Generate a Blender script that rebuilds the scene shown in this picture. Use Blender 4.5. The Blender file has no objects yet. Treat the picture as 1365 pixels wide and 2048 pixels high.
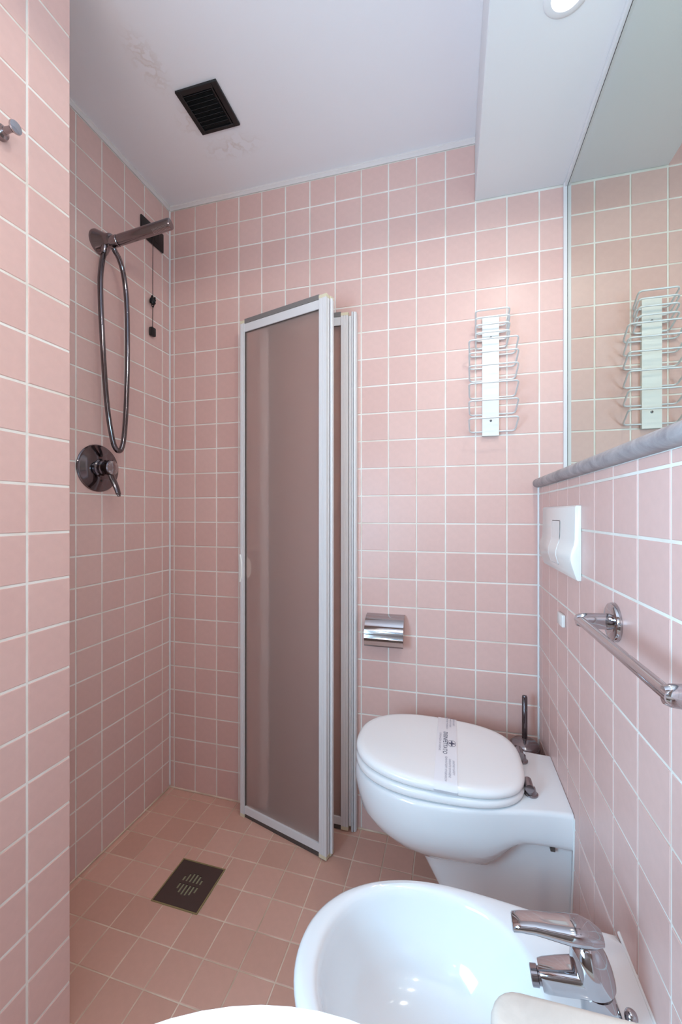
import bpy, bmesh, math, random
from mathutils import Vector, Matrix
random.seed(7)
S = bpy.context.scene
COL = S.collection
PI = math.pi

# ------------------------------------------------------------------ camera, world, light, exposure
cd = bpy.data.cameras.new('camera'); cam = bpy.data.objects.new('camera', cd); COL.objects.link(cam)
cd.sensor_fit = 'HORIZONTAL'; cd.sensor_width = 36.0; cd.lens = 824.75 / 1365 * 36
cd.shift_y = 2.0 / 1365; cd.clip_start = 0.01
cam.location = (1.1447, -1.4819, 1.1375); cam.rotation_euler = (PI / 2, 0, 0.2639)
S.camera = cam

w = bpy.data.worlds.new('world'); S.world = w; w.use_nodes = True
w.node_tree.nodes['Background'].inputs[0].default_value = (0.62, 0.78, 1.0, 1)
w.node_tree.nodes['Background'].inputs[1].default_value = 0.8

S.view_settings.view_transform = 'Standard'; S.view_settings.look = 'None'
S.view_settings.gamma = 1.0; S.view_settings.use_curve_mapping = False
S.view_settings.exposure = 0.07

WINDOW_POWER = 90.0
LAMP_POWER = 6.2
FILL_POWER = 8.0
ld = bpy.data.lights.new('doorway_daylight', 'AREA'); ld.shape = 'RECTANGLE'; ld.size = 0.62; ld.size_y = 1.9
ld.energy = WINDOW_POWER; ld.color = (0.42, 0.755, 1.0)
lo = bpy.data.objects.new('doorway_daylight', ld); COL.objects.link(lo)
lo.location = (0.27, -1.80, 1.12); lo.rotation_euler = Vector((1.0, 0.30, 0.10)).to_track_quat('-Z', 'Z').to_euler()

ld = bpy.data.lights.new('ceiling_fill', 'AREA'); ld.shape = 'RECTANGLE'; ld.size = 0.70; ld.size_y = 0.80  # added warm fill light, tilted up to lift ceiling and upper walls
ld.energy = FILL_POWER; ld.color = (1.0, 0.852, 0.80)
lo = bpy.data.objects.new('ceiling_fill', ld); COL.objects.link(lo)
lo.location = (0.86, -2.16, 1.45); lo.rotation_euler = Vector((-0.05, 1.0, 1.1)).to_track_quat('-Z', 'Z').to_euler()

# ------------------------------------------------------------------ materials
def lin(c):
    return tuple(((v / 255) / 12.92 if v / 255 <= 0.04045 else ((v / 255 + 0.055) / 1.055) ** 2.4) for v in c) + (1,)

def mat(name, rgb, rough=0.5, metal=0.0, **kw):
    m = bpy.data.materials.new(name); m.use_nodes = True
    b = m.node_tree.nodes['Principled BSDF']
    b.inputs['Base Color'].default_value = lin(rgb)
    b.inputs['Roughness'].default_value = rough
    b.inputs['Metallic'].default_value = metal
    for k, v in kw.items(): b.inputs[k].default_value = v
    return m

def N(m, t, **props):
    n = m.node_tree.nodes.new(t)
    for k, v in props.items(): setattr(n, k, v)
    return n

def link(m, a, b): m.node_tree.links.new(a, b)

def noise(m, scale, detail=3, coord='Object', rough=0.5):
    tc = N(m, 'ShaderNodeTexCoord'); n = N(m, 'ShaderNodeTexNoise')
    n.inputs['Scale'].default_value = scale; n.inputs['Detail'].default_value = detail; n.inputs['Roughness'].default_value = rough
    link(m, tc.outputs[coord], n.inputs['Vector']); return n

def ramp(m, src, stops):
    r = N(m, 'ShaderNodeValToRGB'); e = r.color_ramp.elements
    while len(e) < len(stops): e.new(0.5)
    for i, (p, c) in enumerate(stops):
        e[i].position = p; e[i].color = c if len(c) == 4 else lin(c)
    link(m, src, r.inputs[0]); return r

def mix(m, fac, a, b, blend='MIX'):
    x = N(m, 'ShaderNodeMix', data_type='RGBA', blend_type=blend)
    for sock, v in ((x.inputs[0], fac), (x.inputs[6], a), (x.inputs[7], b)):
        if hasattr(v, 'is_output'): link(m, v, sock)
        else: sock.default_value = v
    return x.outputs[2]

def bump(m, height, strength, dist=0.002):
    b = N(m, 'ShaderNodeBump'); b.inputs['Strength'].default_value = strength; b.inputs['Distance'].default_value = dist
    link(m, height, b.inputs['Height']); link(m, b.outputs[0], m.node_tree.nodes['Principled BSDF'].inputs['Normal'])

def tile_mat(name, a, b_, rough):
    m = mat(name, a, rough); bs = m.node_tree.nodes['Principled BSDF']
    oi = N(m, 'ShaderNodeObjectInfo')
    r = ramp(m, oi.outputs['Random'], [(0.0, a), (1.0, b_)])
    n = noise(m, 55, 4)
    v = ramp(m, n.outputs['Fac'], [(0.3, (250, 250, 250)), (0.7, (255, 255, 255))])
    link(m, mix(m, 1.0, r.outputs[0], v.outputs[0], 'MULTIPLY'), bs.inputs['Base Color'])
    bump(m, noise(m, 18, 2).outputs['Fac'], 0.04, 0.002)
    return m

M = {}
M['tile'] = tile_mat('pink_tile_glaze', (226, 189, 181), (220, 181, 173), 0.36)
M['floor_tile'] = tile_mat('floor_tile_glaze', (226, 178, 160), (214, 166, 148), 0.42)

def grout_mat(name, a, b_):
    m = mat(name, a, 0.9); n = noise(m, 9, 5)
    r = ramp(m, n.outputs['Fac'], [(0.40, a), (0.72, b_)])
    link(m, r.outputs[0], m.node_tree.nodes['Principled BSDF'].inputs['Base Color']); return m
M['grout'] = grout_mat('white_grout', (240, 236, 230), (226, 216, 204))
M['floor_grout'] = grout_mat('beige_floor_grout', (236, 214, 194), (198, 170, 146))

m = mat('ceiling_paint', (240, 238, 242), 0.85); M['ceiling'] = m
tc = N(m, 'ShaderNodeTexCoord')
def blob(m, x, y, rad, sx=1.0, sy=1.0):
    mp = N(m, 'ShaderNodeMapping'); mp.vector_type = 'TEXTURE'
    mp.inputs['Location'].default_value = (x, y, 2.42); mp.inputs['Scale'].default_value = (rad * sx, rad * sy, rad)
    g = N(m, 'ShaderNodeTexGradient', gradient_type='SPHERICAL')
    link(m, tc.outputs['Object'], mp.inputs[0]); link(m, mp.outputs[0], g.inputs[0]); return g.outputs['Fac']
def math_(m, op, a, b):
    n = N(m, 'ShaderNodeMath', operation=op)
    for i, v in enumerate((a, b)):
        if hasattr(v, 'is_output'): link(m, v, n.inputs[i])
        else: n.inputs[i].default_value = v
    return n.outputs[0]
acc = math_(m, 'MAXIMUM', blob(m, 0.305, -0.490, 0.085, 0.6, 1.25), blob(m, 0.40, -0.188, 0.095, 1.4, 0.55))
acc = math_(m, 'MAXIMUM', acc, blob(m, 0.33, -0.30, 0.07))
nz = noise(m, 26, 4)
rr = ramp(m, nz.outputs['Fac'], [(0.46, (0, 0, 0, 1)), (0.52, (1, 1, 1, 1)), (0.58, (0.35, 0.35, 0.35, 1))])
fac = math_(m, 'MULTIPLY', math_(m, 'MULTIPLY', acc, rr.outputs[0]), 0.42)
link(m, mix(m, fac, lin((240, 238, 242)), lin((196, 174, 156))), m.node_tree.nodes['Principled BSDF'].inputs['Base Color'])
bump(m, noise(m, 300, 2).outputs['Fac'], 0.15, 0.0008)

M['soffit'] = mat('soffit_paint', (230, 228, 230), 0.8)
M['trim'] = mat('coving_paint', (226, 218, 216), 0.7)
M['plaster'] = mat('pink_plaster', (216, 178, 172), 0.7)
M['ceramic'] = mat('white_glazed_ceramic', (238, 239, 242), 0.09, 0.0, **{'Coat Weight': 0.3, 'Coat Roughness': 0.03})
M['seat'] = mat('white_seat_lacquer', (248, 247, 248), 0.13)
M['plastic'] = mat('white_plastic', (240, 238, 234), 0.18)
M['enamel'] = mat('white_enamel', (238, 238, 234), 0.3)
M['alu'] = mat('white_aluminium', (226, 223, 224), 0.35)
M['cap'] = mat('ivory_corner_cap', (226, 216, 188), 0.5)
M['seal'] = mat('grey_rubber_seal', (128, 122, 120), 0.6)
M['dark_seal'] = mat('dark_rubber_seal', (84, 74, 70), 0.6)
M['chrome'] = mat('chrome', (186, 183, 186), 0.07, 1.0)
M['dull_chrome'] = mat('dull_chrome', (150, 143, 146), 0.16, 1.0)
M['dark_chrome'] = mat('dark_chrome', (120, 114, 118), 0.10, 1.0)
M['steel'] = mat('painted_wire', (226, 227, 228), 0.32, 0.25)
M['black'] = mat('black_plastic', (17, 18, 21), 0.38)
M['void'] = mat('black_void', (6, 6, 7), 0.8)
M['screw'] = mat('screw_steel', (150, 152, 156), 0.25, 1.0)
M['caulk'] = mat('white_silicone', (238, 238, 238), 0.5)
M['paper'] = mat('white_paper', (243, 241, 246), 0.6)
M['ink'] = mat('navy_ink', (84, 84, 108), 0.7)
M['pale_ink'] = mat('grey_ink', (176, 174, 186), 0.7)
M['water'] = mat('dark_drain', (20, 18, 17), 0.3)
M['back_plaster'] = mat('brown_plaster', (128, 102, 92), 0.7)
M['wood'] = mat('brown_door', (96, 66, 48), 0.45)

m = mat('mirror_silver', (212, 217, 208), 0.0, 1.0); M['mirror'] = m
m = mat('drain_steel', (92, 78, 74), 0.42, 0.55); M['drain'] = m

def marble(name, a, b_, c):
    m = mat(name, a, 0.45); n = noise(m, 14, 8, rough=0.62); n.inputs['Distortion'].default_value = 1.2
    r = ramp(m, n.outputs['Fac'], [(0.28, c), (0.47, b_), (0.66, a)])
    link(m, r.outputs[0], m.node_tree.nodes['Principled BSDF'].inputs['Base Color'])
    bump(m, n.outputs['Fac'], 0.12, 0.002); return m
M['marble'] = marble('beige_marble', (222, 216, 209), (206, 198, 191), (188, 180, 174))
M['grey_marble'] = marble('grey_marble', (176, 170, 172), (150, 143, 146), (116, 110, 112))

# frosted acrylic of the shower door
m = mat('frosted_acrylic', (247, 233, 228), 0.36); M['frost'] = m
b = m.node_tree.nodes['Principled BSDF']
b.inputs['Transmission Weight'].default_value = 0.74; b.inputs['IOR'].default_value = 1.2
bump(m, noise(m, 700, 1).outputs['Fac'], 0.12, 0.0006)
tr = N(m, 'ShaderNodeBsdfTranslucent'); tr.inputs['Color'].default_value = lin((238, 216, 210))
mx_ = N(m, 'ShaderNodeMixShader'); mx_.inputs[0].default_value = 0.30
link(m, b.outputs[0], mx_.inputs[1]); link(m, tr.outputs[0], mx_.inputs[2])
tp_ = N(m, 'ShaderNodeBsdfTransparent'); tp_.inputs['Color'].default_value = lin((247, 240, 236))
m2_ = N(m, 'ShaderNodeMixShader'); m2_.inputs[0].default_value = 0.36
link(m, mx_.outputs[0], m2_.inputs[1]); link(m, tp_.outputs[0], m2_.inputs[2])
link(m, m2_.outputs[0], m.node_tree.nodes['Material Output'].inputs['Surface'])

m = bpy.data.materials.new('lamp_glow'); m.use_nodes = True; M['glow'] = m
b = m.node_tree.nodes['Principled BSDF']
b.inputs['Emission Color'].default_value = (1, 0.95, 0.9, 1); b.inputs['Emission Strength'].default_value = 9.0

# ------------------------------------------------------------------ mesh helpers
ORG = {}
def origin(p): return ORG.get(p.name, Vector((0, 0, 0))) if p else Vector((0, 0, 0))

def tag(o, label=None, cat=None, group=None, kind=None):
    if label: o['label'] = label
    if cat: o['category'] = cat
    if group: o['group'] = group
    if kind: o['kind'] = kind
    return o

def thing(name, label, cat, loc=(0, 0, 0), group=None):
    o = bpy.data.objects.new(name, None); COL.objects.link(o); o.location = loc; o.empty_display_size = 0.05
    ORG[o.name] = Vector(loc)
    return tag(o, label, cat, group)

def sub_empty(name, parent):
    o = bpy.data.objects.new(name, None); COL.objects.link(o); o.parent = parent; ORG[o.name] = origin(parent); o.empty_display_size = 0.03
    return o

def obj(name, vf, material, parent=None, smooth=None):
    """vf = (verts, faces) in world coordinates -> one mesh object under parent"""
    v, f = vf; og = origin(parent)
    me = bpy.data.meshes.new(name)
    me.from_pydata([tuple(Vector(p) - og) for p in v], [], f)
    me.validate(); me.materials.append(material)
    bm = bmesh.new(); bm.from_mesh(me); bmesh.ops.recalc_face_normals(bm, faces=bm.faces); bm.to_mesh(me); bm.free()
    if smooth is not None:
        me.polygons.foreach_set('use_smooth', [True] * len(me.polygons)); me.set_sharp_from_angle(angle=math.radians(smooth))
    o = bpy.data.objects.new(name, me); COL.objects.link(o)
    if parent: o.parent = parent
    ORG[o.name] = og
    return o

def join(*vfs):
    V, F = [], []
    for v, f in vfs:
        k = len(V); V += [tuple(p) for p in v]; F += [tuple(i + k for i in q) for q in f]
    return V, F

def box(x0, x1, y0, y1, z0, z1, bev=0.0, seg=2):
    bm = bmesh.new(); bmesh.ops.create_cube(bm, size=1)
    for v in bm.verts:
        v.co = Vector((x0 + (v.co.x + .5) * (x1 - x0), y0 + (v.co.y + .5) * (y1 - y0), z0 + (v.co.z + .5) * (z1 - z0)))
    if bev: bmesh.ops.bevel(bm, geom=bm.edges[:], offset=bev, segments=seg, affect='EDGES', profile=0.5)
    return bm_out(bm)

def bm_out(bm):
    bm.verts.index_update()
    r = ([v.co.copy() for v in bm.verts], [tuple(v.index for v in f.verts) for f in bm.faces]); bm.free(); return r

def xf(vf, mtx): return [mtx @ Vector(p) for p in vf[0]], vf[1]

def frame(d):
    d = Vector(d).normalized(); a = Vector((0, 0, 1)) if abs(d.z) < 0.9 else Vector((1, 0, 0))
    u = a.cross(d).normalized(); return u, d.cross(u), d

def lathe(base, d, prof, n=32, sx=1.0, sy=1.0):
    """prof = [(r, h)] along d"""
    u, v, d = frame(d); base = Vector(base); V, F = [], []
    for r, h in prof:
        for i in range(n):
            a = 2 * PI * i / n; V.append(base + d * h + u * (r * sx * math.cos(a)) + v * (r * sy * math.sin(a)))
    for k in range(len(prof) - 1):
        for i in range(n):
            j = (i + 1) % n; F.append((k * n + i, k * n + j, (k + 1) * n + j, (k + 1) * n + i))
    F.append(tuple(range(n))[::-1]); F.append(tuple((len(prof) - 1) * n + i for i in range(n)))
    return V, F

def catmull(pts, step):
    P = [Vector(p) for p in pts]; P = [P[0] * 2 - P[1]] + P + [P[-1] * 2 - P[-2]]; out = []
    for i in range(1, len(P) - 2):
        a, b, c, d = P[i - 1:i + 3]; n = max(1, int((c - b).length / step))
        for k in range(n):
            t = k / n
            out.append(0.5 * ((2 * b) + (c - a) * t + (2 * a - 5 * b + 4 * c - d) * t * t + (3 * b - a - 3 * c + d) * t ** 3))
    out.append(P[-2]); return out

def tube(pts, r, n=10, closed=False, rfun=None, sx=1.0, up=None):
    P = [Vector(p) for p in pts]; L = len(P); V, F = [], []
    def tan(i):
        if closed: return (P[(i + 1) % L] - P[i - 1]).normalized()
        return (P[min(i + 1, L - 1)] - P[max(i - 1, 0)]).normalized()
    t = tan(0); u = frame(t)[0] if up is None else (Vector(up) - t * t.dot(Vector(up))).normalized()
    for i in range(L):
        t = tan(i); u = (u - t * t.dot(u)).normalized(); v = t.cross(u)
        rr = rfun(i, i / (L - 1)) if rfun else r
        ra, rb = rr if isinstance(rr, tuple) else (rr, rr)
        for k in range(n):
            a = 2 * PI * k / n; V.append(P[i] + u * (ra * math.cos(a)) + v * (rb * math.sin(a)))
    for i in range(L if closed else L - 1):
        for k in range(n):
            j = (k + 1) % n; i2 = (i + 1) % L; F.append((i * n + k, i * n + j, i2 * n + j, i2 * n + k))
    if not closed: F.append(tuple(range(n))[::-1]); F.append(tuple((L - 1) * n + k for k in range(n)))
    return V, F

def loft(loops, cap0=True, cap1=True):
    n = len(loops[0]); V = [Vector(p) for l in loops for p in l]; F = []
    for k in range(len(loops) - 1):
        for i in range(n):
            j = (i + 1) % n; F.append((k * n + i, k * n + j, (k + 1) * n + j, (k + 1) * n + i))
    if cap0: F.append(tuple(range(n))[::-1])
    if cap1: F.append(tuple((len(loops) - 1) * n + i for i in range(n)))
    return V, F

def prism(poly, axis, a, b, bev=0.0, seg=2):
    """poly of 2-D points extruded along axis ('x','y','z') from a to b"""
    mk = {'x': lambda p, h: (h, p[0], p[1]), 'y': lambda p, h: (p[0], h, p[1]), 'z': lambda p, h: (p[0], p[1], h)}[axis]
    v, f = loft([[mk(p, a) for p in poly], [mk(p, b) for p in poly]])
    if not bev: return v, f
    bm = bmesh.new(); vs = [bm.verts.new(p) for p in v]
    for q in f: bm.faces.new([vs[i] for i in q])
    bmesh.ops.recalc_face_normals(bm, faces=bm.faces)
    bmesh.ops.bevel(bm, geom=[e for e in bm.edges if e.calc_face_angle(0) > 0.6], offset=bev, segments=seg, affect='EDGES', profile=0.5)
    return bm_out(bm)

def ellipse_loop(cx, cy, z, a, b, n=64, e=2.0):
    out = []
    for i in range(n):
        t = 2 * PI * i / n; c, s = math.cos(t), math.sin(t)
        out.append(Vector((cx + a * math.copysign(abs(c) ** (2 / e), c), cy + b * math.copysign(abs(s) ** (2 / e), s), z)))
    return out

# ------------------------------------------------------------------ tiled surfaces
TILE_MESH = {}
def tile_mesh(wd, ht, material):
    key = (round(wd, 4), round(ht, 4), material.name)
    if key in TILE_MESH: return TILE_MESH[key]
    c, t, V = 0.0011, 0.0045, []
    for z, k in ((-0.003, 0), (0.0 - c * 0.7, 0), (0.0, c)):
        V += [(-wd / 2 + k, -ht / 2 + k, z), (wd / 2 - k, -ht / 2 + k, z), (wd / 2 - k, ht / 2 - k, z), (-wd / 2 + k, ht / 2 - k, z)]
    F = [(8, 9, 10, 11)]
    for r in (0, 4):
        for i in range(4): F.append((r + i, r + (i + 1) % 4, r + 4 + (i + 1) % 4, r + 4 + i))
    me = bpy.data.meshes.new('tile'); me.from_pydata(V, [], F); me.materials.append(material); me.update()
    TILE_MESH[key] = me; return me

JOINT = 0.0049
def tiled(wall, cells, material, joint=JOINT, stuff_cells=()):
    """cells = [(u0, u1, v0, v1)] in the wall's own plane; each becomes one tile child"""
    g = joint / 2
    for (u0, u1, v0, v1) in cells:
        if u1 - u0 < joint * 1.6 or v1 - v0 < joint * 1.6: continue
        o = bpy.data.objects.new('tile', tile_mesh(u1 - u0 - joint, v1 - v0 - joint, material)); COL.objects.link(o)
        o.parent = wall; o.location = ((u0 + u1) / 2, (v0 + v1) / 2, random.uniform(-0.0002, 0.0003))
        o.rotation_euler = (random.uniform(-.0022, .0022), random.uniform(-.0022, .0022), random.uniform(-.003, .003))
    if stuff_cells:
        V, F = [], []
        for (u0, u1, v0, v1) in stuff_cells:
            if u1 - u0 < joint * 1.6 or v1 - v0 < joint * 1.6: continue
            me = tile_mesh(u1 - u0 - joint, v1 - v0 - joint, material); k = len(V)
            V += [(p.co.x + (u0 + u1) / 2, p.co.y + (v0 + v1) / 2, p.co.z) for p in me.vertices]
            F += [tuple(i + k for i in q.vertices) for q in me.polygons]
        me = bpy.data.meshes.new('small_tiles'); me.from_pydata(V, [], F); me.materials.append(material)
        o = bpy.data.objects.new('small_tiles', me); COL.objects.link(o); o.parent = wall; o['kind'] = 'stuff'

def grid(lines_u, lines_v): return [(a, b, c, d) for a, b in zip(lines_u, lines_u[1:]) for c, d in zip(lines_v, lines_v[1:])]

def subtract(cells, hole):
    h0, h1, k0, k1 = hole; out = []
    for (a, b, c, d) in cells:
        if b <= h0 or a >= h1 or d <= k0 or c >= k1: out.append((a, b, c, d)); continue
        if a < h0: out.append((a, h0, c, d))
        if b > h1: out.append((h1, b, c, d))
        a2, b2 = max(a, h0), min(b, h1)
        if c < k0: out.append((a2, b2, c, k0))
        if d > k1: out.append((a2, b2, k1, d))
    return out

def slab(name, label, u, v, o, u0, u1, v0, v1, thick, material, back=0.0014):
    """structure slab whose face lies `back` behind the tile plane; local axes u, v, n"""
    vf = box(u0, u1, v0, v1, -back - thick, -back)
    ob = obj(name, vf, material); u, v = Vector(u), Vector(v); n = u.cross(v)
    mtx = Matrix((u, v, n)).transposed().to_4x4(); mtx.translation = Vector(o); ob.matrix_world = mtx
    return tag(ob, label, None, None, 'structure')

KB, P = 0.0215, 0.1
# back wall: u=+X, v=+Z, n=-Y
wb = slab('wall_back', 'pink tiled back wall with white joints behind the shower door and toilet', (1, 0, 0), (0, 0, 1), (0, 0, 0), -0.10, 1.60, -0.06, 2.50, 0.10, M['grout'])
us = [0.0015] + [KB + P * k for k in range(15)] + [1.505]
vs = [-0.05] + [P * r for r in range(1, 25)]
main, small = [], []
for c in grid(us, vs):
    if c[0] < 0.0216 and c[1] < 0.03: small.append(c)
    elif c[0] > 1.41 and c[3] < 1.21: continue
    elif 0.40 < c[0] and c[1] < 0.77 and c[3] < 1.81: small.append(c)
    elif c[0] > 1.215 and c[2] > 2.19: continue
    else: main.append(c)
tiled(wb, main, M['tile'], JOINT, small)

# alcove left wall: u=+Y, v=+Z, n=+X
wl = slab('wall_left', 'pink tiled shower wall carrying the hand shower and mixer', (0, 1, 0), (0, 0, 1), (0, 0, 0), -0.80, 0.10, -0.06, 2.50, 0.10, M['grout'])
ul = [-0.752] + [-0.0459 - P * j for j in range(7, -1, -1) if -0.0459 - P * j > -0.74] + [-0.0015]
tiled(wl, grid(ul, [-0.03] + [P * r for r in range(1, 25)]), M['tile'])

# near left wall: plane X=0.3223 from Y=-0.752 towards the camera
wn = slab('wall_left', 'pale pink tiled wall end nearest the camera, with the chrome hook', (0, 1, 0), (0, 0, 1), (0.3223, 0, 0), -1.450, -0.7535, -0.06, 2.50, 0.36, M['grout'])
un = [-0.8486 - P * k for k in range(5, -1, -1)] + [-0.7505]
tiled(wn, grid(un, [0.0959 + P * r - 0.1 for r in range(0, 25)]), M['tile'], 0.0054)

# tiled half wall on the right: plane X=1.4207, u=-Y, v=+Z, n=-X
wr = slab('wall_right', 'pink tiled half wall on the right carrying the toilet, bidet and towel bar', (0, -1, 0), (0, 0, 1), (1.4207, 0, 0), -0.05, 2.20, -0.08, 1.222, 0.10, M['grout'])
ur = [0.0015, 0.0481] + [0.0481 + P * k for k in range(1, 18)]
tiled(wr, grid(ur, [-0.07] + [P * r for r in range(1, 13)] + [1.2225]), M['tile'])

# wall behind the mirror, above the ledge
ob = obj('wall_right', box(1.507, 1.62, -2.2, 0.05, 1.20, 2.5), M['plaster']); tag(ob, 'plastered wall behind the big mirror', None, None, 'structure')

# floor, gently sloping: local u=+X, v=+Y
fl = obj('floor', box(-0.1, 1.6, -2.3, 0.1, -0.10, -0.0014), M['floor_grout']); tag(fl, 'brownish pink tiled floor', None, None, 'structure')
uf = [0.002, KB] + [KB + P * k for k in range(1, 15)]
vf_ = sorted([-0.002, -0.0414] + [-0.0414 - P * k for k in range(1, 19)])
DR = (0.2785, 0.4355, -0.4414, -0.2905)
cells = subtract(grid(uf, vf_), DR)
cells = [c for c in cells if not (c[1] < 0.3 and c[3] < -0.79)]
tiled(fl, cells, M['floor_tile'], 0.0034)
fl.location = (0, 0, -0.010); fl.rotation_euler = (0.0026, 0.0149, 0)
def floor_z(x, y): return -0.010 - 0.0149 * x + 0.0026 * y

# ceiling, soffit, coving
ob = obj('ceiling', box(-0.1, 1.6, -2.3, 0.1, 2.42, 2.52), M['ceiling']); tag(ob, 'lilac white plaster ceiling with faint stains round the vent', None, None, 'structure')
ob = obj('ceiling', box(1.2195, 1.56, -2.2, 0.0, 2.204, 2.42, 0.002, 1), M['soffit']); tag(ob, 'white boxed-in soffit over the mirror holding the downlight', None, None, 'structure')
def coving(name, along):
    sec = [(0, 2.4005), (0.0025, 2.4005), (0.0034, 2.403), (0.0034, 2.4145), (0.0056, 2.416), (0.0056, 2.420), (0, 2.420)]
    if along == 'y': vf = prism([(p[0], p[1]) for p in sec], 'y', -0.752, 0.0)
    else: vf = prism([(-p[0], p[1]) for p in sec], 'x', 0.0, 1.2195)
    return tag(obj(name, vf, M['trim']), 'thin white coving strip under the ceiling', None, None, 'structure')
coving('trim_1', 'y'); coving('trim_2', 'x')
# silicone beads in the corners
def bead(name, a, b, r, m='caulk'): return tag(obj(name, tube([a, b], r, 8), M[m]), 'white silicone bead in the corner', None, None, 'structure')
bead('trim_3', (0.001, -0.001, 0.0), (0.001, -0.001, 2.40), 0.0035)
bead('trim_4', (1.4197, -0.001, -0.03), (1.4197, -0.001, 1.222), 0.0042)
bead('trim_5', (0.001, -0.75, -0.010), (0.001, -0.001, -0.008), 0.0026, 'floor_grout')
bead('trim_6', (0.001, -0.001, -0.008), (1.4197, -0.001, -0.031), 0.0034, 'floor_grout')

# front wall behind the camera with an unseen window added for the warm fill light; doorway to the daylit room on the left beside it
tag(obj('wall_front', join(box(-0.1, 0.48, -2.32, -2.2, -0.1, 2.5), box(1.24, 1.62, -2.32, -2.2, -0.1, 2.5),
        box(0.48, 1.24, -2.32, -2.2, -0.1, 1.0), box(0.48, 1.24, -2.32, -2.2, 1.95, 2.5)), M['back_plaster']), 'plastered wall behind the camera', None, None, 'structure')
fr = join(box(0.48, 0.51, -2.30, -2.25, 1.0, 1.95), box(1.21, 1.24, -2.30, -2.25, 1.0, 1.95), box(0.51, 1.21, -2.30, -2.25, 1.0, 1.03), box(0.51, 1.21, -2.30, -2.25, 1.92, 1.95))
tag(obj('added_window_1', fr, M['trim']), 'white window frame added behind the camera to go with the fill light', None, None, 'structure')
tag(obj('wall_left', box(-0.04, 0.3223, -2.2, -1.450, 2.10, 2.5), M['plaster']), 'wall over the doorway beside the camera', None, None, 'structure')
fr = join(box(0.26, 0.335, -1.475, -1.452, -0.02, 2.08), box(0.26, 0.335, -2.198, -2.175, -0.02, 2.08), box(0.26, 0.335, -2.198, -1.452, 2.08, 2.10))
tag(obj('door_1', fr, M['wood']), 'brown door frame beside the camera', None, None, 'structure')

# ------------------------------------------------------------------ mirror and marble ledge
mr = thing('wall_mirror', 'large wall mirror above the marble ledge reflecting the wire rack', 'mirror', (1.505, -0.9, 1.25))
obj('mirror_glass', box(1.5025, 1.507, -1.80, -0.0005, 1.2505, 2.203), M['mirror'], mr)
fm = join(box(1.4915, 1.5024, -0.0120, -0.0016, 1.2505, 2.203, 0.0008, 1), )
fs = obj('frame_side', fm, M['alu'], mr)
obj('frame_top', box(1.4945, 1.5024, -1.80, -0.0120, 2.1885, 2.2035, 0.0008, 1), M['alu'], mr)
obj('frame_groove', join(box(1.5019, 1.5026, -0.0127, -0.0120, 1.2505, 2.1885), box(1.5019, 1.5026, -1.80, -0.0127, 2.1878, 2.1885)), M['dark_seal'], mr)

sec = [(1.5065, 1.2215), (1.5065, 1.2502)]
R_ = 0.0143
for i in range(13):
    a = PI / 2 + PI * i / 12; sec.append((1.4155 + R_ * math.cos(a), 1.2358 + R_ * math.sin(a)))
lg = obj('marble_ledge', prism(sec, 'y', -1.80, -0.0005), M['grey_marble'], None, 40)
tag(lg, 'grey marble ledge with rounded front edge between half wall and mirror', 'ledge')

# ------------------------------------------------------------------ soffit downlight
def downlight(x, y, label, power, cone, blend):
    t = thing('ceiling_downlight', label, 'downlight', (x, y, 2.204), 'downlights in the soffit')
    obj('trim_ring', lathe((x, y, 2.2042), (0, 0, -1), [(0.0445, 0), (0.0445, 0.0016), (0.040, 0.0045), (0.030, 0.0045), (0.0275, 0.001), (0.0275, 0.0)], 40), M['soffit'], t, 40)
    obj('lens', lathe((x, y, 2.2040), (0, 0, -1), [(0.0262, 0.0), (0.0262, 0.0018), (0.020, 0.0042), (0.008, 0.0052)], 32), M['glow'], t, 60)
    l = bpy.data.lights.new('downlight_beam', 'SPOT'); l.energy = power; l.color = (1.0, 0.94, 0.84); l.spot_size = math.radians(cone); l.spot_blend = blend; l.shadow_soft_size = 0.02
    o = bpy.data.objects.new('downlight_beam', l); COL.objects.link(o); o.location = (x, y, 2.175)
downlight(1.3725, -0.545, 'round lit downlight in the white soffit nearest the back wall', LAMP_POWER, 158, 0.8)
downlight(1.3725, -1.16, 'second lit downlight of the soffit, out of frame above the washbasin', 8.5, 179, 0.1)
downlight(1.3725, -1.78, 'third lit downlight of the soffit, farthest from the back wall', 4.5, 179, 0.1)

# ------------------------------------------------------------------ ceiling vent
vt = thing('ceiling_vent', 'square black louvred air vent on the ceiling', 'vent', (0.40, -0.3325, 2.42))
x0, x1, y0, y1 = 0.330, 0.4705, -0.405, -0.259
zt, zb = 2.4195, 2.412
obj('frame', join(box(x0, x0 + .016, y0, y1, zb, zt, .001, 1), box(x1 - .018, x1, y0, y1, zb, zt, .001, 1),
                  box(x0 + .016, x1 - .018, y0, y0 + .016, zb, zt, .001, 1), box(x0 + .016, x1 - .018, y1 - .012, y1, zb, zt, .001, 1)), M['black'], vt)
obj('frame_rib', box(x1 - .026, x1 - .0215, y0 + .016, y1 - .012, zb + .001, zt), M['black'], vt)
obj('backing', box(x0 + .016, x1 - .018, y0 + .016, y1 - .012, zt - .001, zt), M['void'], vt)
for k in range(8):
    yy = y0 + 0.024 + k * 0.0140
    vf = xf(box(x0 + .016, x1 - .028, -0.0065, 0.0065, -0.0007, 0.0007), Matrix.Translation((0, yy, zb + .0042)) @ Matrix.Rotation(math.radians(38), 4, 'X'))
    obj('slat', vf, M['black'], vt)

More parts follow.
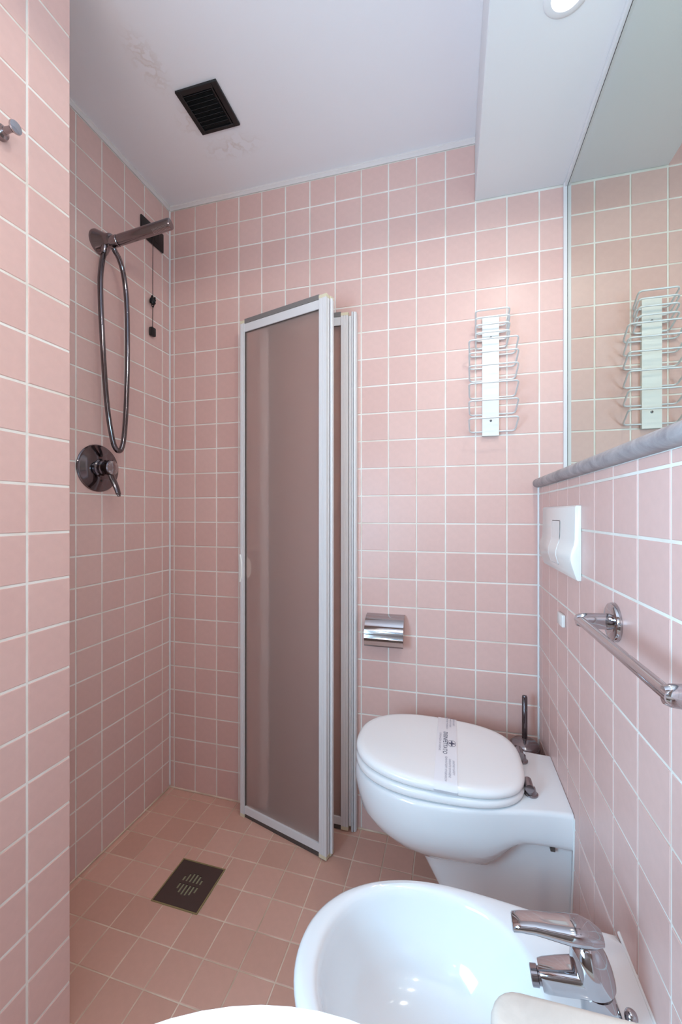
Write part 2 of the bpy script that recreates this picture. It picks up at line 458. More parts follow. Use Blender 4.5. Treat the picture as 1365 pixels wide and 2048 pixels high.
# ------------------------------------------------------------------ floor drain
dx, dy = 0.357, -0.3685
dz = floor_z(dx, dy) + 0.0006
dt = thing('shower_drain', 'square dark metal drain cover with slotted round centre in the floor', 'drain', (dx, dy, dz))
def ring_grate(dx, dy, z):
    bm = bmesh.new(); n = 15; h = 0.0735
    # square plate with a field of slots: cells of a fine grid, slot cells left open
    slots = []
    for k in range(6):
        xx = -0.030 + k * 0.012; L = math.sqrt(max(0.0, 0.0375 ** 2 - xx * xx)); slots.append((xx - 0.0032, xx + 0.0032, -L, L))
    xs = sorted({-h, h} | {s[0] for s in slots} | {s[1] for s in slots}); V, F = [], []
    for a, b_ in zip(xs, xs[1:]):
        sl = [s for s in slots if abs(s[0] - a) < 1e-6]
        spans = [(-h, sl[0][2]), (-0.003, 0.006), (sl[0][3], h)] if sl and sl[0][3] > 0.014 else ([(-h, sl[0][2]), (sl[0][3], h)] if sl else [(-h, h)])
        for c, d in spans:
            v, f = box(dx + a, dx + b_, dy + c, dy + d, z - 0.002, z); k = len(V); V += v; F += [tuple(i + k for i in q) for q in f]
    return V, F
obj('grate', xf(ring_grate(0, 0, 0), Matrix.Translation((dx, dy, dz + .001)) @ Matrix.Rotation(0.0149, 4, 'Y')), M['drain'], dt)
obj('frame', xf(join(box(-.0782, -.0745, -.0782, .0782, -.006, .0002), box(.0745, .0782, -.0782, .0782, -.006, .0002), box(-.0745, .0745, .0745, .0782, -.006, .0002), box(-.0745, .0745, -.0782, -.0745, -.006, .0002)),
    Matrix.Translation((dx, dy, dz + .0010)) @ Matrix.Rotation(0.0149, 4, 'Y')), mat('tarnished_drain_frame', (150, 132, 92), 0.6), dt)
obj('sump', xf(box(-.050, .050, -.050, .050, -.0030, -.0022), Matrix.Translation((dx, dy, dz + .001)) @ Matrix.Rotation(0.0149, 4, 'Y')), mat('sump_scale', (150, 146, 118), 0.6), dt)

# ------------------------------------------------------------------ folding shower door
sd = thing('shower_door', 'folded white framed shower door with frosted panels against the back wall', 'shower door', (0.6, -0.09, -0.02))
ZB, ZT = -0.016, 1.868
def door_panel(A, B, stile_a, stile_b, thick, handle=False):
    A, B = Vector((A[0], A[1], 0)), Vector((B[0], B[1], 0)); L = (B - A).length; s = (B - A).normalized(); n = Vector((0, 0, 1)).cross(s)
    mt = Matrix((s, n, Vector((0, 0, 1)))).transposed().to_4x4(); mt.translation = A
    pn = sub_empty('door_panel', sd); h = thick / 2
    def grooved(x0, x1):
        w_ = x1 - x0; pass
        front = [(x0, -h)]
        for g_ in (.30, .62):
            front += [(x0 + w_ * g_, -h), (x0 + w_ * g_ + .0007, -h + .0011), (x0 + w_ * g_ + .0019, -h + .0011), (x0 + w_ * g_ + .0026, -h)]
        return front + [(x1, -h), (x1, -h * .45), (x1 - .0014, -h * .35), (x1 - .0014, h * .35), (x1, h * .45), (x1, h), (x0, h)]
    obj('stile', xf(prism(grooved(0, stile_a), 'z', ZB + .012, ZT - .006), mt), M['alu'], pn)
    obj('stile', xf(prism(grooved(L - stile_b, L), 'z', ZB + .012, ZT - .006), mt), M['alu'], pn)
    for x0, x1 in ((0, stile_a), (L - stile_b, L)):
        obj('end_cap', xf(box(x0 - .0002, x1 + .0002, -h - .0004, h + .0004, ZT - .0115, ZT - .001), mt), M['cap'], pn)
        obj('end_cap', xf(box(x0 - .0002, x1 + .0002, -h - .0004, h + .0004, ZB, ZB + .012), mt), M['cap'], pn)
    g = h * .7
    obj('rail', xf(box(stile_a, L - stile_b, -g, g, ZT - .044, ZT - .013, .001, 1), mt), M['alu'], pn)
    obj('rail', xf(box(stile_a, L - stile_b, -g, g, ZB + .013, ZB + .042, .001, 1), mt), M['alu'], pn)
    obj('seal', xf(box(stile_a + .001, L - stile_b - .001, -g - .001, g + .001, ZT - .0128, ZT + .004), mt), M['seal'], pn)
    obj('seal', xf(box(stile_a + .001, L - stile_b - .001, -g * .8, g * .8, ZB - .003, ZB + .0128), mt), M['dark_seal'], pn)
    obj('pane', xf(box(stile_a - .003, L - stile_b + .003, -.0015, .0015, ZB + .040, ZT - .042), mt), M['frost'], pn)
    gk = .0006
    obj('gasket', xf(join(box(stile_a, stile_a + .0022, -.0035, .0035, ZB + .042, ZT - .044), box(L - stile_b - .002, L - stile_b, -.0035, .0035, ZB + .042, ZT - .044),
        box(stile_a + .0022, L - stile_b - .002, -.0035, .0035, ZT - .046, ZT - .044)), mt), M['dark_seal'], pn)
    if handle:
        zc = 0.928
        grip = []
        for i in range(9):
            a = -1 + 2 * i / 8; ww = 0.0085 * math.sqrt(max(0.02, 1 - a * a)) + .0006
            grip.append([Vector((.0005, -h - .0002, zc + a * .052)), Vector((.0005, -h - .004, zc + a * .052)), Vector((ww, -h - .005, zc + a * .052)), Vector((ww + .0025, -h - .002, zc + a * .052)), Vector((ww + .0025, -h - .0002, zc + a * .052))])
        obj('handle', xf(loft(grip), mt), M['plastic'], pn, 40)
        half = [(stile_a + .0024, zc - .040)] + [(stile_a + .0024 + .024 * math.cos(t) ** .8, zc + .040 * math.sin(t)) for t in [(-.48 + .96 * i / 16) * PI for i in range(17)]] + [(stile_a + .0024, zc + .040)]
        obj('handle_plate', xf(prism(half, 'y', .002, .0055, .0008, 1), mt), M['plastic'], pn, 40)
    return pn
def perp(A, B, d):
    v = (Vector(B) - Vector(A)).normalized(); return v, Vector((-v.y, v.x)) * d
P3A, P3B = (0.3665, -0.0560), (0.7440, -0.1655)
door_panel(P3A, P3B, 0.0195, 0.0300, 0.020, True)
door_panel((0.461, -0.054), (0.7530, -0.1450), 0.026, 0.026, 0.018)
door_panel((0.461, -0.022), (0.7790, -0.0215), 0.026, 0.027, 0.018)
# hinges and wall jamb
ju = join(tube([(0.7545, -0.1585, ZB + .016), (0.7545, -0.1585, ZT - .014)], 0.0046, 12))
obj('hinge', ju, M['alu'], sd, 40)
obj('hinge', tube([(0.4480, -0.0390, ZB + .016), (0.4480, -0.0390, ZT - .014)], 0.0115, 16), M['alu'], sd, 40)
obj('hinge', tube([(0.7845, -0.0225, ZB + .016), (0.7845, -0.0225, ZT - .014)], 0.0050, 12), M['alu'], sd, 40)
DJ = 0.0125
jb = [(x + DJ, y) for x, y in ((0.7775, -0.0005), (0.7775, -0.026), (0.7805, -0.0285), (0.784, -0.0285), (0.784, -0.020), (0.7865, -0.020), (0.7865, -0.0265), (0.7925, -0.024), (0.7955, -0.0195), (0.7955, -0.0005))]
obj('wall_jamb', prism(jb, 'z', ZB - .003, ZT), M['alu'], sd)

# ------------------------------------------------------------------ hand shower, bracket, hose
br = thing('shower_bracket', 'conical chrome wall bracket holding the hand shower', 'shower bracket', (0, -0.360, 2.043))
obj('rosette', lathe((0.0003, -0.360, 2.043), (1, 0, 0), [(0.0400, 0), (0.0400, 0.004), (0.0375, 0.008), (0.031, 0.020), (0.0245, 0.032), (0.021, 0.042), (0.0205, 0.052), (0.018, 0.056), (0.006, 0.057)], 40), M['dull_chrome'], br, 35)
obj('holder', join(lathe((0.052, -0.360, 2.036), (0.98, 0.10, 0.10), [(0.0125, -0.008), (0.0165, 0.0), (0.0180, 0.008), (0.0180, 0.024), (0.0165, 0.026)], 28)), M['dull_chrome'], br, 35)
obj('outlet', lathe((0.030, -0.366, 2.022), (0, -0.12, -1), [(0.0105, 0), (0.0105, 0.014), (0.0090, 0.0165), (0.0090, 0.026)], 20), M['dull_chrome'], br, 35)
hs = thing('hand_shower', 'chrome stick hand shower pointing out from its wall bracket', 'hand shower', (0.08, -0.356, 2.036))
a0 = Vector((0.080, -0.3575, 2.0390)); a1 = Vector((0.268, -0.3420, 2.0700)); hd = (a1 - a0).normalized(); HL = (a1 - a0).length
obj('body', lathe(a0, hd, [(0.0120, -0.002), (0.0165, 0.0), (0.0172, 0.004), (0.0172, HL - .004), (0.0160, HL), (0.0120, HL + .0002)], 40), M['dull_chrome'], hs, 30)
u_, v_, _ = frame(hd)
dn = Vector((0, -0.55, -1)); dn = (dn - hd * dn.dot(hd)).normalized(); sd_ = hd.cross(dn)
face = []
for i in range(12):
    for j in range(5):
        ang = (j - 2) * 0.18; d = dn * math.cos(ang) + sd_ * math.sin(ang)
        face.append(lathe(a0 + hd * (HL - .058 + i * .0046) + d * 0.0170, d, [(0.0011, 0), (0.0009, .0009)], 6))
pl = [[a0 + hd * (HL - .062 + .060 * t) + (dn * math.cos(g) + sd_ * math.sin(g)) * .0174 for g in [(-.46 + .92 * i / 8) for i in range(9)]] for t in (0, 1)]
pv = pl[0] + pl[1]; pf = [(i, i + 1, 9 + i + 1, 9 + i) for i in range(8)]
obj('spray_face', (pv, pf), M['chrome'], hs)
nz_ = obj('nozzles', join(*face), M['black'], hs); nz_['kind'] = 'stuff'
hp = [(0.0305, -0.3695, 1.9925), (0.034, -0.3790, 1.968), (0.044, -0.3965, 1.900), (0.047, -0.3985, 1.820), (0.047, -0.3945, 1.746), (0.047, -0.387, 1.640), (0.047, -0.3784, 1.540), (0.047, -0.366, 1.450), (0.048, -0.3500, 1.378),
      (0.050, -0.3390, 1.354), (0.051, -0.3275, 1.3480), (0.052, -0.3165, 1.358), (0.053, -0.3065, 1.400), (0.054, -0.2985, 1.500), (0.055, -0.2945, 1.620), (0.055, -0.2935, 1.720), (0.055, -0.2950, 1.830), (0.056, -0.3020, 1.905),
      (0.058, -0.3170, 1.962), (0.061, -0.3370, 1.993), (0.0615, -0.3530, 2.0060), (0.0615, -0.3610, 2.0150)]
hc = catmull(hp, 0.0021)
ho = obj('shower_hose', tube(hc, 0.0072, 12, rfun=lambda i, t: 0.0086 if i % 2 else 0.0077), M['dark_chrome'], None, 80)
tag(ho, 'long ribbed metal hose looping down from the hand shower', 'shower hose')

# ------------------------------------------------------------------ shower mixer
mx = thing('shower_mixer', 'round chrome shower mixer with lever on the alcove wall', 'shower mixer', (0, -0.3625, 1.287))
c = (0.0003, -0.3625, 1.287)
obj('escutcheon', lathe(c, (1, 0, 0), [(0.0825, 0), (0.0825, 0.002), (0.080, 0.0045), (0.074, 0.0055), (0.060, 0.0105), (0.040, 0.0140), (0.028, 0.0150)], 64, 1.02, 0.95), M['dark_chrome'], mx, 30)
obj('hub', lathe(c, (1, 0, 0), [(0.031, 0.013), (0.031, 0.017), (0.0265, 0.0195), (0.0265, 0.030), (0.0225, 0.032), (0.0225, 0.044)], 40), M['dark_chrome'], mx, 30)
kn = obj('knob', lathe(c, (1, 0, 0), [(0.019, 0.044), (0.0255, 0.0455), (0.0255, 0.0585), (0.0235, 0.0605)], 40), M['dark_chrome'], mx, 30)
fa = lathe((0.0603, c[1], c[2]), (1, 0, 0), [(0.0226, 0.0), (0.0226, 0.0008), (0.013, 0.0026), (0.004, 0.0030)], 36)
fa = ([Vector(p) + Vector((0.0006 if (i % 36) % 2 else -0.0003, 0, 0)) if i < 72 else p for i, p in enumerate(fa[0])], fa[1])
obj('knob_face', fa, M['chrome'], kn)
lv = catmull([(0.050, -0.361, 1.269), (0.056, -0.356, 1.246), (0.066, -0.353, 1.221), (0.078, -0.355, 1.193)], .004)
obj('lever', tube(lv, .007, 16, rfun=lambda i, t: ((0.0122 - .0030 * t + .0010 * math.sin(PI * t)) * (1 if t < .93 else .72), (0.0066 - .0012 * t) * (1 if t < .93 else .7))), M['dark_chrome'], mx, 40)
for zz in (1.329, 1.245):
    obj('screw', lathe((0.0120, -0.3625, zz), (1, 0, 0), [(0.0034, 0), (0.0034, .0022), (0.0018, .0024)], 12), M['black'], mx)

# ------------------------------------------------------------------ pull cord switch
pc = thing('pull_cord_switch', 'black wall plate with hanging alarm pull cord near the ceiling', 'switch', (0, -0.1085, 2.234))
obj('plate', box(0.0002, 0.0075, -0.171, -0.046, 2.196, 2.272, .0022, 2), M['black'], pc, 40)
obj('module', box(0.0075, 0.0092, -0.100, -0.078, 2.212, 2.256, .0006, 1), M['black'], pc)
obj('module', box(0.0075, 0.0092, -0.139, -0.117, 2.212, 2.256, .0006, 1), M['black'], pc)
cp = [(0.0105, -0.1130, 2.222), (0.0105, -0.1140, 2.10), (0.011, -0.1145, 1.98)]
obj('cord', tube(catmull(cp, .02), 0.0012, 6), M['black'], pc)
kp = []
for i in range(110):
    t = i / 109; a = t * 2 * PI * 6.2
    kp.append((0.0125 + .0050 * math.cos(a), -0.1165 + .0095 * math.sin(a * 0.77 + .6), 1.976 - .016 * t + .0095 * math.sin(a * 1.31)))
obj('knot', tube(kp, 0.0024, 6), M['black'], pc, 60)
lp = [(0.012, -0.1165 + .0055 * math.sin(2 * PI * i / 16), 1.9515 + .0085 * math.cos(2 * PI * i / 16)) for i in range(16)]
obj('knot', tube(lp, 0.0017, 6, True), M['black'], pc, 60)
obj('cord', tube([(0.0115, -0.1150, 1.948), (0.0115, -0.1160, 1.862)], 0.0013, 6), M['black'], pc)
obj('pull_weight', box(0.0035, 0.0185, -0.1275, -0.1045, 1.830, 1.863, .003, 2), M['black'], pc, 40)

# ------------------------------------------------------------------ robe hook on the near wall
hk = thing('robe_hook', 'small chrome robe hook high on the near tiled wall', 'hook', (0.3223, -0.902, 1.850))
obj('base', lathe((0.3225, -0.902, 1.852), (1, 0, 0), [(0.0140, 0), (0.0140, .004), (0.0125, .009), (0.0080, .012), (0.0066, .016)], 28), M['dull_chrome'], hk, 35)
obj('post', lathe((0.3225, -0.902, 1.852), (1, 0, -0.02), [(0.0062, .014), (0.0052, .026), (0.0056, .036)], 20), M['dull_chrome'], hk, 35)
obj('button', lathe((0.3225, -0.902, 1.8515), (1, 0, 0), [(0.0060, .034), (0.0105, .0375), (0.0118, .040), (0.0110, .0425), (0.004, .0435)], 28), M['chrome'], hk, 35)

# ------------------------------------------------------------------ toilet roll holder
ph = thing('toilet_roll_holder', 'chrome toilet roll holder with curved cover on the back wall', 'roll holder', (0.908, 0, 0.71))
def arc_cover(x0, x1, off):
    prof = [(-0.0012, 0.7735), (-0.014, 0.7715), (-0.030, 0.7640), (-0.045, 0.7500), (-0.0545, 0.7320), (-0.0585, 0.7120), (-0.0590, 0.6985), (-0.0600, 0.6965), (-0.0600, 0.6905), (-0.0585, 0.6885), (-0.0575, 0.6740), (-0.0535, 0.6690)]
    inner = [(p[0] + off, p[1] - off * .4) for p in prof[::-1]]
    return prism(prof + inner, 'x', x0, x1)
obj('cover', arc_cover(0.8440, 0.9810, 0.0016), M['chrome'], ph, 25)
side = [(-0.0020, 0.7705), (-0.014, 0.7680), (-0.030, 0.7605), (-0.043, 0.7475), (-0.0520, 0.7300), (-0.0560, 0.7120), (-0.0550, 0.6760), (-0.048, 0.6690), (-0.036, 0.6720), (-0.022, 0.6900), (-0.0020, 0.7000)]
obj('side_cheek', prism(side, 'x', 0.8455, 0.8470), M['chrome'], ph)
obj('side_cheek', prism(side, 'x', 0.9780, 0.9795), M['chrome'], ph)
obj('back_plate', box(0.8470, 0.9780, -0.0020, -0.0004, 0.690, 0.772), M['chrome'], ph)
obj('spindle', tube([(0.8472, -0.030, 0.708), (0.9778, -0.030, 0.708)], .004, 10), M['chrome'], ph)

# ------------------------------------------------------------------ wire rack
rk = thing('wire_rack', 'white metal rack of stepped wire loops on a tall plate screwed to the back wall', 'rack', (1.269, 0, 1.60))
obj('plate', join(box(1.2422, 1.2958, -0.0125, -0.0108, 1.397, 1.799, .0004, 1), box(1.2422, 1.2438, -0.0108, -0.0004, 1.397, 1.799), box(1.2942, 1.2958, -0.0108, -0.0004, 1.397, 1.799)), M['enamel'], rk)
def wire_loop(xa, xb, zb_, zf, depth, r=0.0028, taper=0.004, rc=0.012):
    yb = -0.0078
    Q = [(xa + taper, yb, zb_), (xb - taper, yb, zb_), (xb, -depth, zf), (xa, -depth, zf)]; Q = [Vector(q) for q in Q]; pts = []
    for i in range(4):
        p, a, c_ = Q[i], Q[i - 1], Q[(i + 1) % 4]; d1 = (a - p).normalized(); d2 = (c_ - p).normalized()
        for k in range(6):
            t = k / 5; pts.append((p + d1 * rc) * (1 - t) ** 2 + p * 2 * t * (1 - t) + (p + d2 * rc) * t * t)
    return tube(pts, r, 8, True)
for zf in (1.7980, 1.7745, 1.7510, 1.7250):
    obj('wire_loop', wire_loop(1.2180, 1.3235, zf - .031, zf, .065), M['steel'], rk, 60)
for zf in (1.7040, 1.6620, 1.6195, 1.5620, 1.5050, 1.4470):
    obj('wire_loop', wire_loop(1.1975, 1.3500, zf - .035, zf, .065), M['steel'], rk, 60)
for zz in (1.7265, 1.4475):
    obj('screw', lathe((1.2695, -0.0125, zz), (0, -1, 0), [(0.0042, 0), (0.0040, .0012), (0.0022, .0020), (0.0012, .0012)], 16), M['screw'], rk, 30)

# ------------------------------------------------------------------ flush plate
fp = thing('flush_plate', 'white dual flush plate with bulging lower half on the right wall', 'flush plate', (1.4207, -0.287, 1.07))
XW = 1.4205
prof = [(0.0004, 1.1555), (0.0085, 1.1545), (0.0118, 1.1510), (0.0124, 1.1000), (0.0128, 1.0780), (0.0150, 1.0640), (0.0190, 1.0530), (0.0218, 1.0420), (0.0222, 1.0320), (0.0200, 1.0220), (0.0130, 1.0000), (0.0090, 0.9885), (0.0060, 0.9855), (0.0004, 0.9850)]
def flush_loops(y0, y1, inset, extra=0.0):
    return [[Vector((XW - max(0.0003, p[0] + extra if 0 < k < len(prof) - 1 else p[0]), y, p[1])) for k, p in enumerate(prof)] for y in (y0, y1)]
lo0 = [[Vector((XW - p[0] * .35, -0.1150, p[1] - .003 * (p[1] > 1.07) + .003 * (p[1] < 1.07))) for p in prof], [Vector((XW - p[0] * .92, -0.1168, p[1])) for p in prof],
       [Vector((XW - p[0], -0.1205, p[1])) for p in prof], [Vector((XW - p[0], -0.4535, p[1])) for p in prof],
       [Vector((XW - p[0] * .92, -0.4575, p[1])) for p in prof], [Vector((XW - p[0] * .30, -0.4620, p[1] - .002 * (p[1] > 1.07) + .002 * (p[1] < 1.07))) for p in prof]]
obj('cover', loft(lo0), M['plastic'], fp, 35)
def strip(y0, y1, z0, z1, off, n=18):
    def xo(z):
        for (a, za), (b_, zb2) in zip(prof, prof[1:]):
            if zb2 <= z <= za: return a + (b_ - a) * (za - z) / max(1e-6, za - zb2)
        return 0.01
    ls = [[Vector((XW - xo(z1 + (z0 - z1) * i / n) - o_, y, z1 + (z0 - z1) * i / n)) for i in range(n + 1)] for y, o_ in ((y0, -.001), (y0, off), (y1, off), (y1, -.001))]
    return loft(ls)
obj('button', strip(-0.247, -0.3270, 1.0085, 1.1170, .0008), M['plastic'], fp, 40)
obj('button_gap', strip(-0.2485, -0.3255, 1.1170, 1.1186, .0009, 2), M['dark_seal'], fp)
gr = join(strip(-0.2455, -0.2470, 1.0075, 1.1170, .0010), strip(-0.3270, -0.3285, 1.0075, 1.1170, .0010), strip(-0.247, -0.327, 1.0070, 1.0085, .0010, 2))
obj('button_rim', gr, M['caulk'], fp)

# white blank square on the tiles
bl = obj('adhesive_pad', box(1.4120, 1.4206, -0.3300, -0.2830, 0.8475, 0.8790, .0025, 2), M['plastic'], None, 40)
tag(bl, 'small white plastic rectangle stuck on the right wall below the flush plate', 'wall pad')

# ------------------------------------------------------------------ towel bar
tb = thing('towel_bar', 'chrome towel bar on round rosettes on the right wall', 'towel bar', (1.4207, -0.80, 0.946))
XB = 1.3650
for yy in (-0.6580, -0.9740):
    obj('rosette', lathe((1.4205, yy, 0.946), (-1, 0, 0), [(0.0340, 0), (0.0340, .004), (0.0325, .0075), (0.030, .0090), (0.010, .0095)], 48), M['chrome'], tb, 30)
    arm = [(1.412, yy, 0.946), (1.395, yy, 0.946), (1.378, yy, 0.946), (XB, yy, 0.946), (XB - .006, yy, 0.946)]
    obj('arm', tube(arm, .01, 24, rfun=lambda i, t: [(0.0145, .0066), (0.0142, .0066), (0.0135, .0078), (0.0122, .0088), (0.0095, .0070)][i], up=(0, 0, 1)), M['chrome'], tb, 45)
obj('rail', tube([(XB, -0.6515, 0.946), (XB, -0.9805, 0.946)], 0.0078, 24), M['chrome'], tb, 40)

# ------------------------------------------------------------------ toilet
TY = -0.284; XW2 = 1.4195
def smooth(t): t = min(1, max(0, t)); return t * t * (3 - 2 * t)
def plan(L, hm, hw, a=0.23, n1=12, n2=18, e=2.15):
    """half outline from the wall to the front tip: [(u, h)]"""
    out = []
    for i in range(n1):
        t = i / n1; u = t * (L - a); out.append((u, hw + (hm - hw) * smooth(t)))
    for i in range(n2 + 1):
        ph_ = PI / 2 * i / n2; s_, c_ = math.sin(ph_), math.cos(ph_)
        out.append((L - a + a * abs(s_) ** (2 / e), hm * abs(c_) ** (2 / e)))
    return out
def full(L, hm, hw, zf, zs, zw, cy, a=0.23):
    h = plan(L, hm, hw, a)
    def z(u):
        if u < 0.22: return zw + (zs - zw) * smooth((u - 0.11) / 0.10)
        return zs + (zf - zs) * ((u - 0.22) / max(.01, L - .22)) ** 1.3
    pts = [Vector((XW2 - u, cy + hh, z(u))) for u, hh in h] + [Vector((XW2 - u, cy - hh, z(u))) for u, hh in h[-2::-1]]
    return pts
T = thing('toilet', 'white wall mounted toilet with closed lid in the right corner', 'toilet', (1.4195, TY, 0.43))
secs = [ # L, hm, hw, zfront, zside, zwall
    (0.532, 0.168, 0.116, 0.4300, 0.4300, 0.4300), (0.538, 0.173, 0.121, 0.4290, 0.4290, 0.4290), (0.543, 0.177, 0.125, 0.4255, 0.4255, 0.4255), (0.546, 0.1785, 0.1265, 0.4190, 0.4190, 0.4190),
    (0.549, 0.1790, 0.1270, 0.400, 0.400, 0.400), (0.544, 0.1780, 0.1270, 0.366, 0.372, 0.385), (0.533, 0.1740, 0.1260, 0.323, 0.340, 0.368), (0.508, 0.1640, 0.1250, 0.288, 0.312, 0.356), (0.470, 0.1500, 0.1235, 0.254, 0.290, 0.350),
    (0.425, 0.1360, 0.1215, 0.226, 0.276, 0.346), (0.390, 0.1250, 0.1195, 0.204, 0.267, 0.343), (0.372, 0.1165, 0.1165, 0.193, 0.262, 0.341), (0.363, 0.1070, 0.1110, 0.189, 0.260, 0.338), (0.358, 0.1020, 0.1080, 0.183, 0.253, 0.330),
    (0.348, 0.0990, 0.1050, 0.165, 0.225, 0.280), (0.310, 0.0950, 0.0960, 0.098, 0.130, 0.150), (0.295, 0.0930, 0.0930, 0.066, 0.066, 0.066)]
loops = [full(L, hm, hw, a_, b_, c_, TY, min(.23, L * .62)) for L, hm, hw, a_, b_, c_ in secs]
obj('bowl', loft(loops), M['ceramic'], T, 50)
obj('wall_joint', tube([(1.4200, TY - .1285, 0.424), (1.4200, TY - .1245, 0.35), (1.4200, TY - .096, 0.10)], .003, 8), M['caulk'], T)
obj('fixing_hole', box(1.371, 1.381, TY - .1190, TY - .108, 0.331, 0.3405), M['dark_seal'], T)

def slope_loop(k, zf, zb_, e=2.35, a=.226, b_=.173, n=96):
    out = []
    for i in range(n):
        t = 2 * PI * i / n; c_, s_ = math.cos(t), math.sin(t); ee = 3.0 if c_ > 0 else e
        p = Vector((1.101 + (a - k) * math.copysign(abs(c_) ** (2 / ee), c_), TY + (b_ - k) * math.copysign(abs(s_) ** (2 / ee), s_), 0))
        out.append(Vector((p.x, p.y, zf + (zb_ - zf) * (p.x - .875) / .45)))
    return out
seat = [slope_loop(.010, .4340, .4320), slope_loop(.003, .4350, .4325), slope_loop(0, .4400, .4365), slope_loop(0, .4530, .4450), slope_loop(.004, .4590, .4490), slope_loop(.012, .4610, .4500)]
obj('seat', loft(seat), M['seat'], T, 60)
lidl = [slope_loop(.010, .4655, .4525), slope_loop(.003, .4665, .4530), slope_loop(0, .4710, .4565), slope_loop(.0005, .4800, .4640), slope_loop(.004, .4865, .4690), slope_loop(.011, .4905, .4718), slope_loop(.022, .4920, .4728), slope_loop(.10, .4925, .4732)]
LID = obj('lid', loft(lidl), M['seat'], T, 60)
for yy in (TY - .072, TY + .072):
    hg = obj('hinge', join(tube([(1.3300, yy - .017, .4530), (1.3300, yy + .017, .4530)], .0105, 20), lathe((1.336, yy, .4300), (0, 0, 1), [(.0165, .0002), (.0165, .0035), (.013, .006), (.010, .018)], 28)), M['dull_chrome'], T, 40)

# paper band around the lid
def lid_z(x): return .4922 + (.4730 - .4922) * (x - .875) / .45
def band_row(x, hang):
    k = abs((x - 1.101) / .226); hh = .173 * (1 - k ** 3.0) ** (1 / 3.0)
    z = lid_z(x)
    return [Vector((x, TY + hh + .0016, z - .030)), Vector((x, TY + hh + .0016, z - .013)), Vector((x, TY + hh - .0035, z - .0032)), Vector((x, TY + hh - .014, z + .0007)), Vector((x, TY, z + .0016)),
            Vector((x, TY - hh + .014, z + .0007)), Vector((x, TY - hh + .0035, z - .0032)), Vector((x, TY - hh - .0016, z - .013)), Vector((x, TY - hh - .0016, z - hang))]
rows = [band_row(1.1010 + .0560 * i / 6, .0200) for i in range(7)]
bv = [p for r in rows for p in r]; n_ = 9
bf = [(i * n_ + k, i * n_ + k + 1, (i + 1) * n_ + k + 1, (i + 1) * n_ + k) for i in range(6) for k in range(n_ - 1)]
bv2 = [p + Vector((0, 0, -.0003)) for p in bv]; k0 = len(bv)
bf2 = [tuple(j + k0 for j in q[::-1]) for q in bf]
pb = obj('paper_band', (bv + bv2, bf + bf2), M['paper'], None, 60)
tag(pb, 'white paper hygiene band printed DISINFETTATO across the toilet lid', 'paper band')
def lettering(text, x, yc, size, material, align='CENTER', sx=1.0, dz=.0011):
    cu = bpy.data.curves.new('lettering', 'FONT'); cu.body = text; cu.size = size; cu.align_x = align; cu.resolution_u = 3
    o = bpy.data.objects.new('lettering', cu); COL.objects.link(o); me = bpy.data.meshes.new_from_object(o); bpy.data.objects.remove(o); bpy.data.curves.remove(cu)
    slope = (.4730 - .4922) / .45
    V = []
    for v in me.vertices:   # text direction -Y, text up +X
        px, py = x + v.co.y, yc - v.co.x * sx; sag = .0016 - .0009 * abs(py - TY) / .16
        V.append((px, py, lid_z(px) + sag + .0005))
    F = [tuple(p.vertices) for p in me.polygons]
    return obj('lettering', (V, F), material, pb)
lettering('DISINFETTATO', 1.1195, -0.268, 0.0170, M['ink'], sx=1.02)
lettering('GARANZIA DI IGIENE', 1.1085, -0.266, 0.0080, M['pale_ink'], sx=1.25)
for yc, sc in ((-0.390, 1.0), (-0.152, .72)):
    lettering("GARANTIERT HYGIENISCH", 1.1265, yc, 0.0078, M['pale_ink'], sx=1.12 * sc)
    lettering("GARANTIE D'HYGIENE", 1.1360, yc + .004, 0.0078, M['pale_ink'], sx=1.02 * sc)
    lettering("SANITARY SAFETY", 1.1455, yc + .008, 0.0078, M['pale_ink'], sx=.98 * sc)
def flat(poly, cx_, cy_):
    return [(cx_ + p[0], cy_ + p[1], lid_z(cx_ + p[0]) + .0016 - .0009 * abs(cy_ + p[1] - TY) / .16 + .0005) for p in poly]
cxx, cyy = 1.1430, -0.2690
rg = [(.0118 * math.cos(2 * PI * i / 40), .0175 * math.sin(2 * PI * i / 40)) for i in range(40)] + [(.0106 * math.cos(2 * PI * i / 40), .0160 * math.sin(2 * PI * i / 40)) for i in range(40)]
obj('emblem_ring', (flat(rg, cxx, cyy), [(i, (i + 1) % 40, 40 + (i + 1) % 40, 40 + i) for i in range(40)]), M['ink'], pb)
a_, b__, w_ = .0085, .0125, .0021
cr = [(-a_, -w_ * 1.5), (a_, -w_ * 1.5), (a_, w_ * 1.5), (-a_, w_ * 1.5), (-w_, -b__), (w_, -b__), (w_, b__), (-w_, b__)]
obj('emblem_cross', (flat(cr, cxx, cyy), [(0, 1, 2, 3), (4, 5, 6, 7)]), M['ink'], pb)

# ------------------------------------------------------------------ toilet brush
tbz = 0.085
tbr = thing('toilet_brush', 'metal toilet brush upright in its holder in the corner behind the toilet', 'toilet brush', (1.3665, -0.066, tbz))
obj('holder', lathe((1.3665, -0.066, tbz), (0, 0, 1), [(.038, 0), (.042, .004), (.044, .30), (.0455, .306), (.0455, .312), (.042, .318)], 36), M['dull_chrome'], tbr, 35)
obj('lid', lathe((1.3665, -0.066, tbz), (0, 0, 1), [(.0430, .3182), (.0430, .320), (.036, .327), (.020, .3325), (.0085, .336), (.0075, .3420)], 36), M['dull_chrome'], tbr, 45)
obj('handle', lathe((1.3665, -0.066, tbz), (0, 0, 1), [(.0082, .340), (.0082, .4685), (.0070, .4725), (.003, .4735)], 24), M['dark_chrome'], tbr, 40)
obj('wall_clip', box(1.3500, 1.3830, -0.022, -0.0004, 0.30, 0.325, .001, 1), M['dull_chrome'], tbr)

